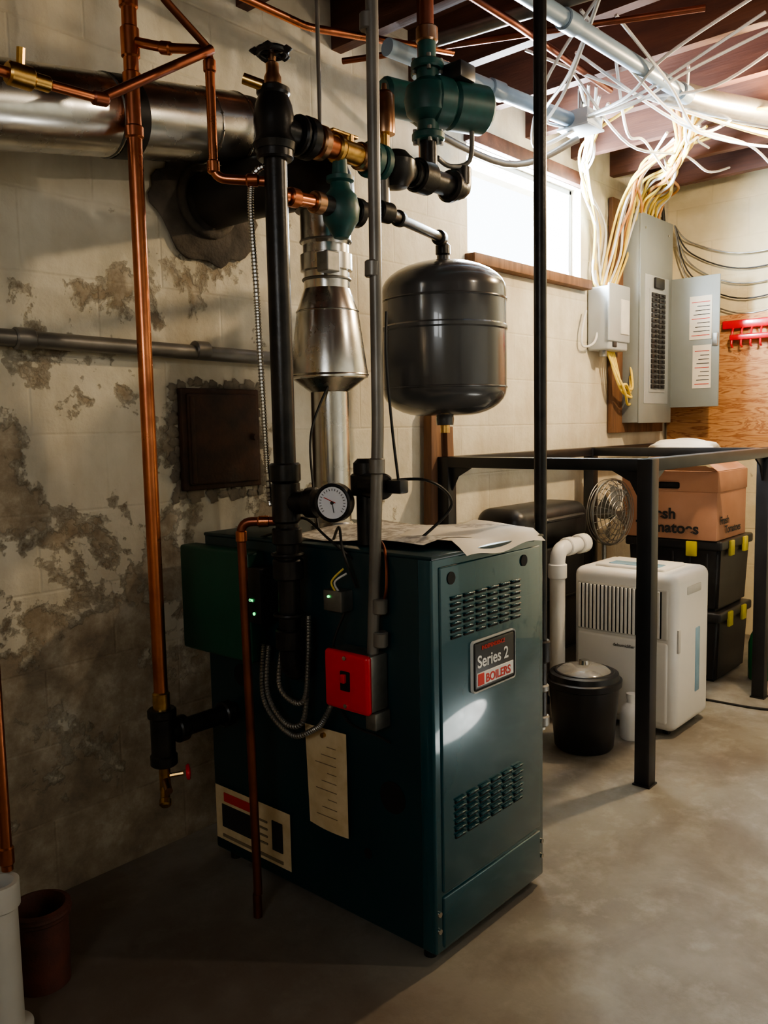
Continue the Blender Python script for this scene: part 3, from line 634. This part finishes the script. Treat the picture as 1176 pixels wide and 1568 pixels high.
# ---------------------------------------------------------------- cables
o=O('electrical_cable_bundle')
def jit(p,a): return V(p)+V((random.uniform(-a,a),random.uniform(-a,a),random.uniform(-a,a)))
def cab(pts,m,r=.0065,a=.02):
    P=[V(pts[0])]+[jit(p,a) for p in pts[1:-1]]+[V(pts[-1])]
    for p in P: p.y=min(p.y,2.02); p.z=min(p.z,2.44)
    o.tube(P,r,m,seg=7,smooth=7)
for k in range(16):
    m_=[cable_y,cable_y,cable_w,cable_y,cable_o][k%5]
    e=(px0+.03+.021*k,1.98,pz1+.01)
    cab([(3.40+random.uniform(-.1,.15),1.36+random.uniform(-.06,.06),2.42),(3.65,1.48,2.36),(3.95,1.68,2.36),(4.10+.02*k,1.84,2.39),(4.18+.021*k,1.95,2.35),e],m_,.007,.03)
for k in range(12):
    m_=[cable_y,cable_w,cable_y,cable_o][k%4]; xx=3.98+.02*k
    cab([(3.75+random.uniform(-.1,.1),1.5+random.uniform(-.1,.1),2.44),(3.85,1.75,2.38),(xx,1.93,2.28),(xx+.01,2.0,2.05),(3.90+.014*k,1.99,1.88)],m_,.0065,.02)
for k in range(8):
    xx=3.84+.014*k
    cab([(2.95+random.uniform(-.1,.3),1.60+random.uniform(-.1,.1),2.42),(3.3,1.75,2.33),(3.65,1.95,2.32),(xx,2.01,2.15),(xx,2.02,1.95),(3.87+.012*k,2.0,1.86)],cable_w if k%3 else cable_y,.006,.025)
for k in range(5):
    cab([(3.95+.02*k,1.99,1.57),(3.97+.02*k,1.96,1.46-.02*k),(4.05,1.94,1.36+.01*k),(4.14,1.95,1.30+.02*k),(px0+.01,1.98,1.30+.05*k)],cable_y,.0065,.012)
cab([(3.80,2.03,1.75),(3.76,2.02,1.66),(3.77,2.02,1.58),(3.84,2.0,1.60),(3.88,1.99,1.70)],cable_w,.006,.004)
for k in range(7):
    a=(random.uniform(2.3,3.1),random.uniform(1.2,1.7),2.43); b=(random.uniform(3.5,4.6),random.uniform(.6,1.7),2.43)
    mid=[(a[0]*(1-t)+b[0]*t,a[1]*(1-t)+b[1]*t,2.43-.22*math.sin(math.pi*t)*random.uniform(.2,1)) for t in (.3,.6,.8)]
    cab([a]+mid+[b],cable_w,.0055,.03)
for k in range(7):
    a=(3.35,1.36,2.40); b=(3.6+.13*k,.5+.06*k,2.43); cab([a,((a[0]+b[0])/2,(a[1]+b[1])/2,2.36),b],cable_w if k%2 else cable_y,.006,.03)
for k in range(4):
    cab([(2.95,1.60,2.33),(2.8+.05*k,1.35,2.32),(2.75+.1*k,1.15,2.38),(2.7+.12*k,.9,2.44)],cable_w,.0055,.03)
for k in range(3):
    cab([(2.35,1.2,2.44),(2.55,1.5-.05*k,2.30),(2.8,1.68,2.22+.03*k),(2.98,1.62,2.31)],cable_w,.0055,.03)
o.done()
o=O('dark_cable_loops')
for k in range(5):
    zz=2.1-.06*k; o.tube([(4.75,1.98,2.3),(4.80,1.9,zz+.1),(4.80,1.6,zz-.02*k),(4.80,1.2,zz+.05),(4.80,.8,2.3)],.004,cable_k if k%2 else galvd,seg=6,smooth=8)
o.tube([(4.68,2.02,2.4),(4.70,2.0,2.1),(4.69,2.0,1.95),(4.71,2.0,1.9)],.01,cable_k,seg=8,smooth=6); o.done()
o=O('ceiling_junction_box'); o.box((2.92,1.55,2.30),(3.04,1.67,2.36),panell,.004); o.box((2.915,1.545,2.295),(3.045,1.675,2.303),panell,.002); o.cyl((2.98,1.61,2.36),(2.98,1.61,2.45),.01,galvd); o.done()
o=O('overhead_grey_pipes')
o.tube([(1.75,1.30,2.36),(3.10,1.25,2.36)],.025,pvcg,.05,20); fit(o,(2.3,1.28,2.36),(1,-.03,0),.031,pvcg,.07); fit(o,(3.06,1.25,2.36),(1,-.03,0),.031,pvcg,.07)
o.tube([(2.0,1.72,2.33),(3.0,1.62,2.33)],.026,pvcg,.05,20); fit(o,(2.5,1.67,2.33),(1,-.1,0),.032,pvcg,.07)
o.tube([(3.0,1.30,2.37),(3.25,1.22,2.37),(4.3,.75,2.37)],.042,galvd,.05,24)
o.tube([(2.2,1.95,2.30),(2.75,1.80,2.17),(2.98,1.62,2.27)],.013,emt,0,10,smooth=8); o.tube([(2.3,1.1,2.41),(2.2,1.8,2.41)],.02,emt,0,12)
o.done()
o=O('plywood_sheet'); o.box((4.80,.2,1.02),(4.825,2.03,1.78),ply,.002); o.done()
o=O('red_tool_rack'); o.box((4.765,1.35,1.70),(4.798,1.71,1.745),red,.006,3); o.box((4.735,1.36,1.635),(4.79,1.66,1.665),red,.006,3)
for k in range(6): o.tube([(4.795,1.40+.05*k,1.72),(4.755,1.40+.05*k,1.69),(4.74,1.40+.05*k,1.61),(4.76,1.40+.05*k,1.60)],.006,red,.01,8)
o.done()
LB=V((3.38,.90,2.36))
o=O('ceiling_light_bulb'); o.lathe([(0,.088),(.05,.088),(.045,.06),(.02,.05),(.02,.035)],LB,white); o.lathe([(.014,.04),(.016,.03),(.03,.0),(.03,-.015),(.018,-.035),(0,-.04)],LB,bulbm); o.done()
# ---------------------------------------------------------------- lights
def light(name,typ,loc,en,col,size=.05,rot=None,sy=None):
    l=bpy.data.lights.new(name,typ); l.energy=en; l.color=col
    if typ=='AREA': l.shape='RECTANGLE'; l.size=size; l.size_y=sy or size
    else: l.shadow_soft_size=size
    ob=bpy.data.objects.new(name,l); ob.location=loc
    if rot: ob.rotation_euler=rot
    bpy.context.collection.objects.link(ob); return ob
light('bulb_light','POINT',LB-V((0,0,.09)),72,(1,.74,.44),.04)
light('near_bulb_light','POINT',(2.3,-.1,2.30),17,(1,.82,.60),.025)
light('window_daylight','AREA',((wx0+wx1)/2,2.24,(wz0+wz1)/2),260,(.78,.90,1),.95,(math.radians(-90),0,0),.43)
light('side_fill_light','AREA',(X0-.03,-.3,2.0),9,(1,.95,.88),1.1,None,.42).rotation_euler=(math.radians(90),0,math.radians(-90))  # added soft fill for left-facing surfaces
s=light('highlight_spot','SPOT',(4.3,-.2,2.4),13000,(.95,.97,1),.01); s.data.spot_size=math.radians(15); s.data.spot_blend=.35  # added spot: bright floor patch, mirrored as a highlight on the boiler front
t=(V((2.58,-.02,0))-s.location).normalized(); bz_=-t; by_=V((0,1,0)); bx_=by_.cross(bz_).normalized(); by_=bz_.cross(bx_)
s.matrix_world=Matrix.Translation(s.location)@Matrix((bx_,by_,bz_)).transposed().to_4x4()@Matrix.Diagonal((1,.5,1,1))
w_=bpy.data.worlds.new('World'); sc.world=w_; w_.use_nodes=True
bg=w_.node_tree.nodes['Background']; bg.inputs[0].default_value=(.80,.91,1,1); bg.inputs[1].default_value=5
# ---------------------------------------------------------------- camera
cam=bpy.data.cameras.new('camera'); co=bpy.data.objects.new('camera',cam); bpy.context.collection.objects.link(co)
cam.sensor_fit='VERTICAL'; cam.sensor_height=36; cam.lens=1290/1568*36; cam.clip_start=.05
R=Matrix.Rotation(math.radians(-48.5),4,'Z')@Matrix.Rotation(math.radians(84.3),4,'X')@Matrix.Rotation(-0.02,4,'Z')
co.matrix_world=Matrix.Translation((0,0,1.2))@R
sc.camera=co
sc.view_settings.view_transform='AgX'; sc.view_settings.look='AgX - Medium High Contrast'; sc.view_settings.exposure=0.5
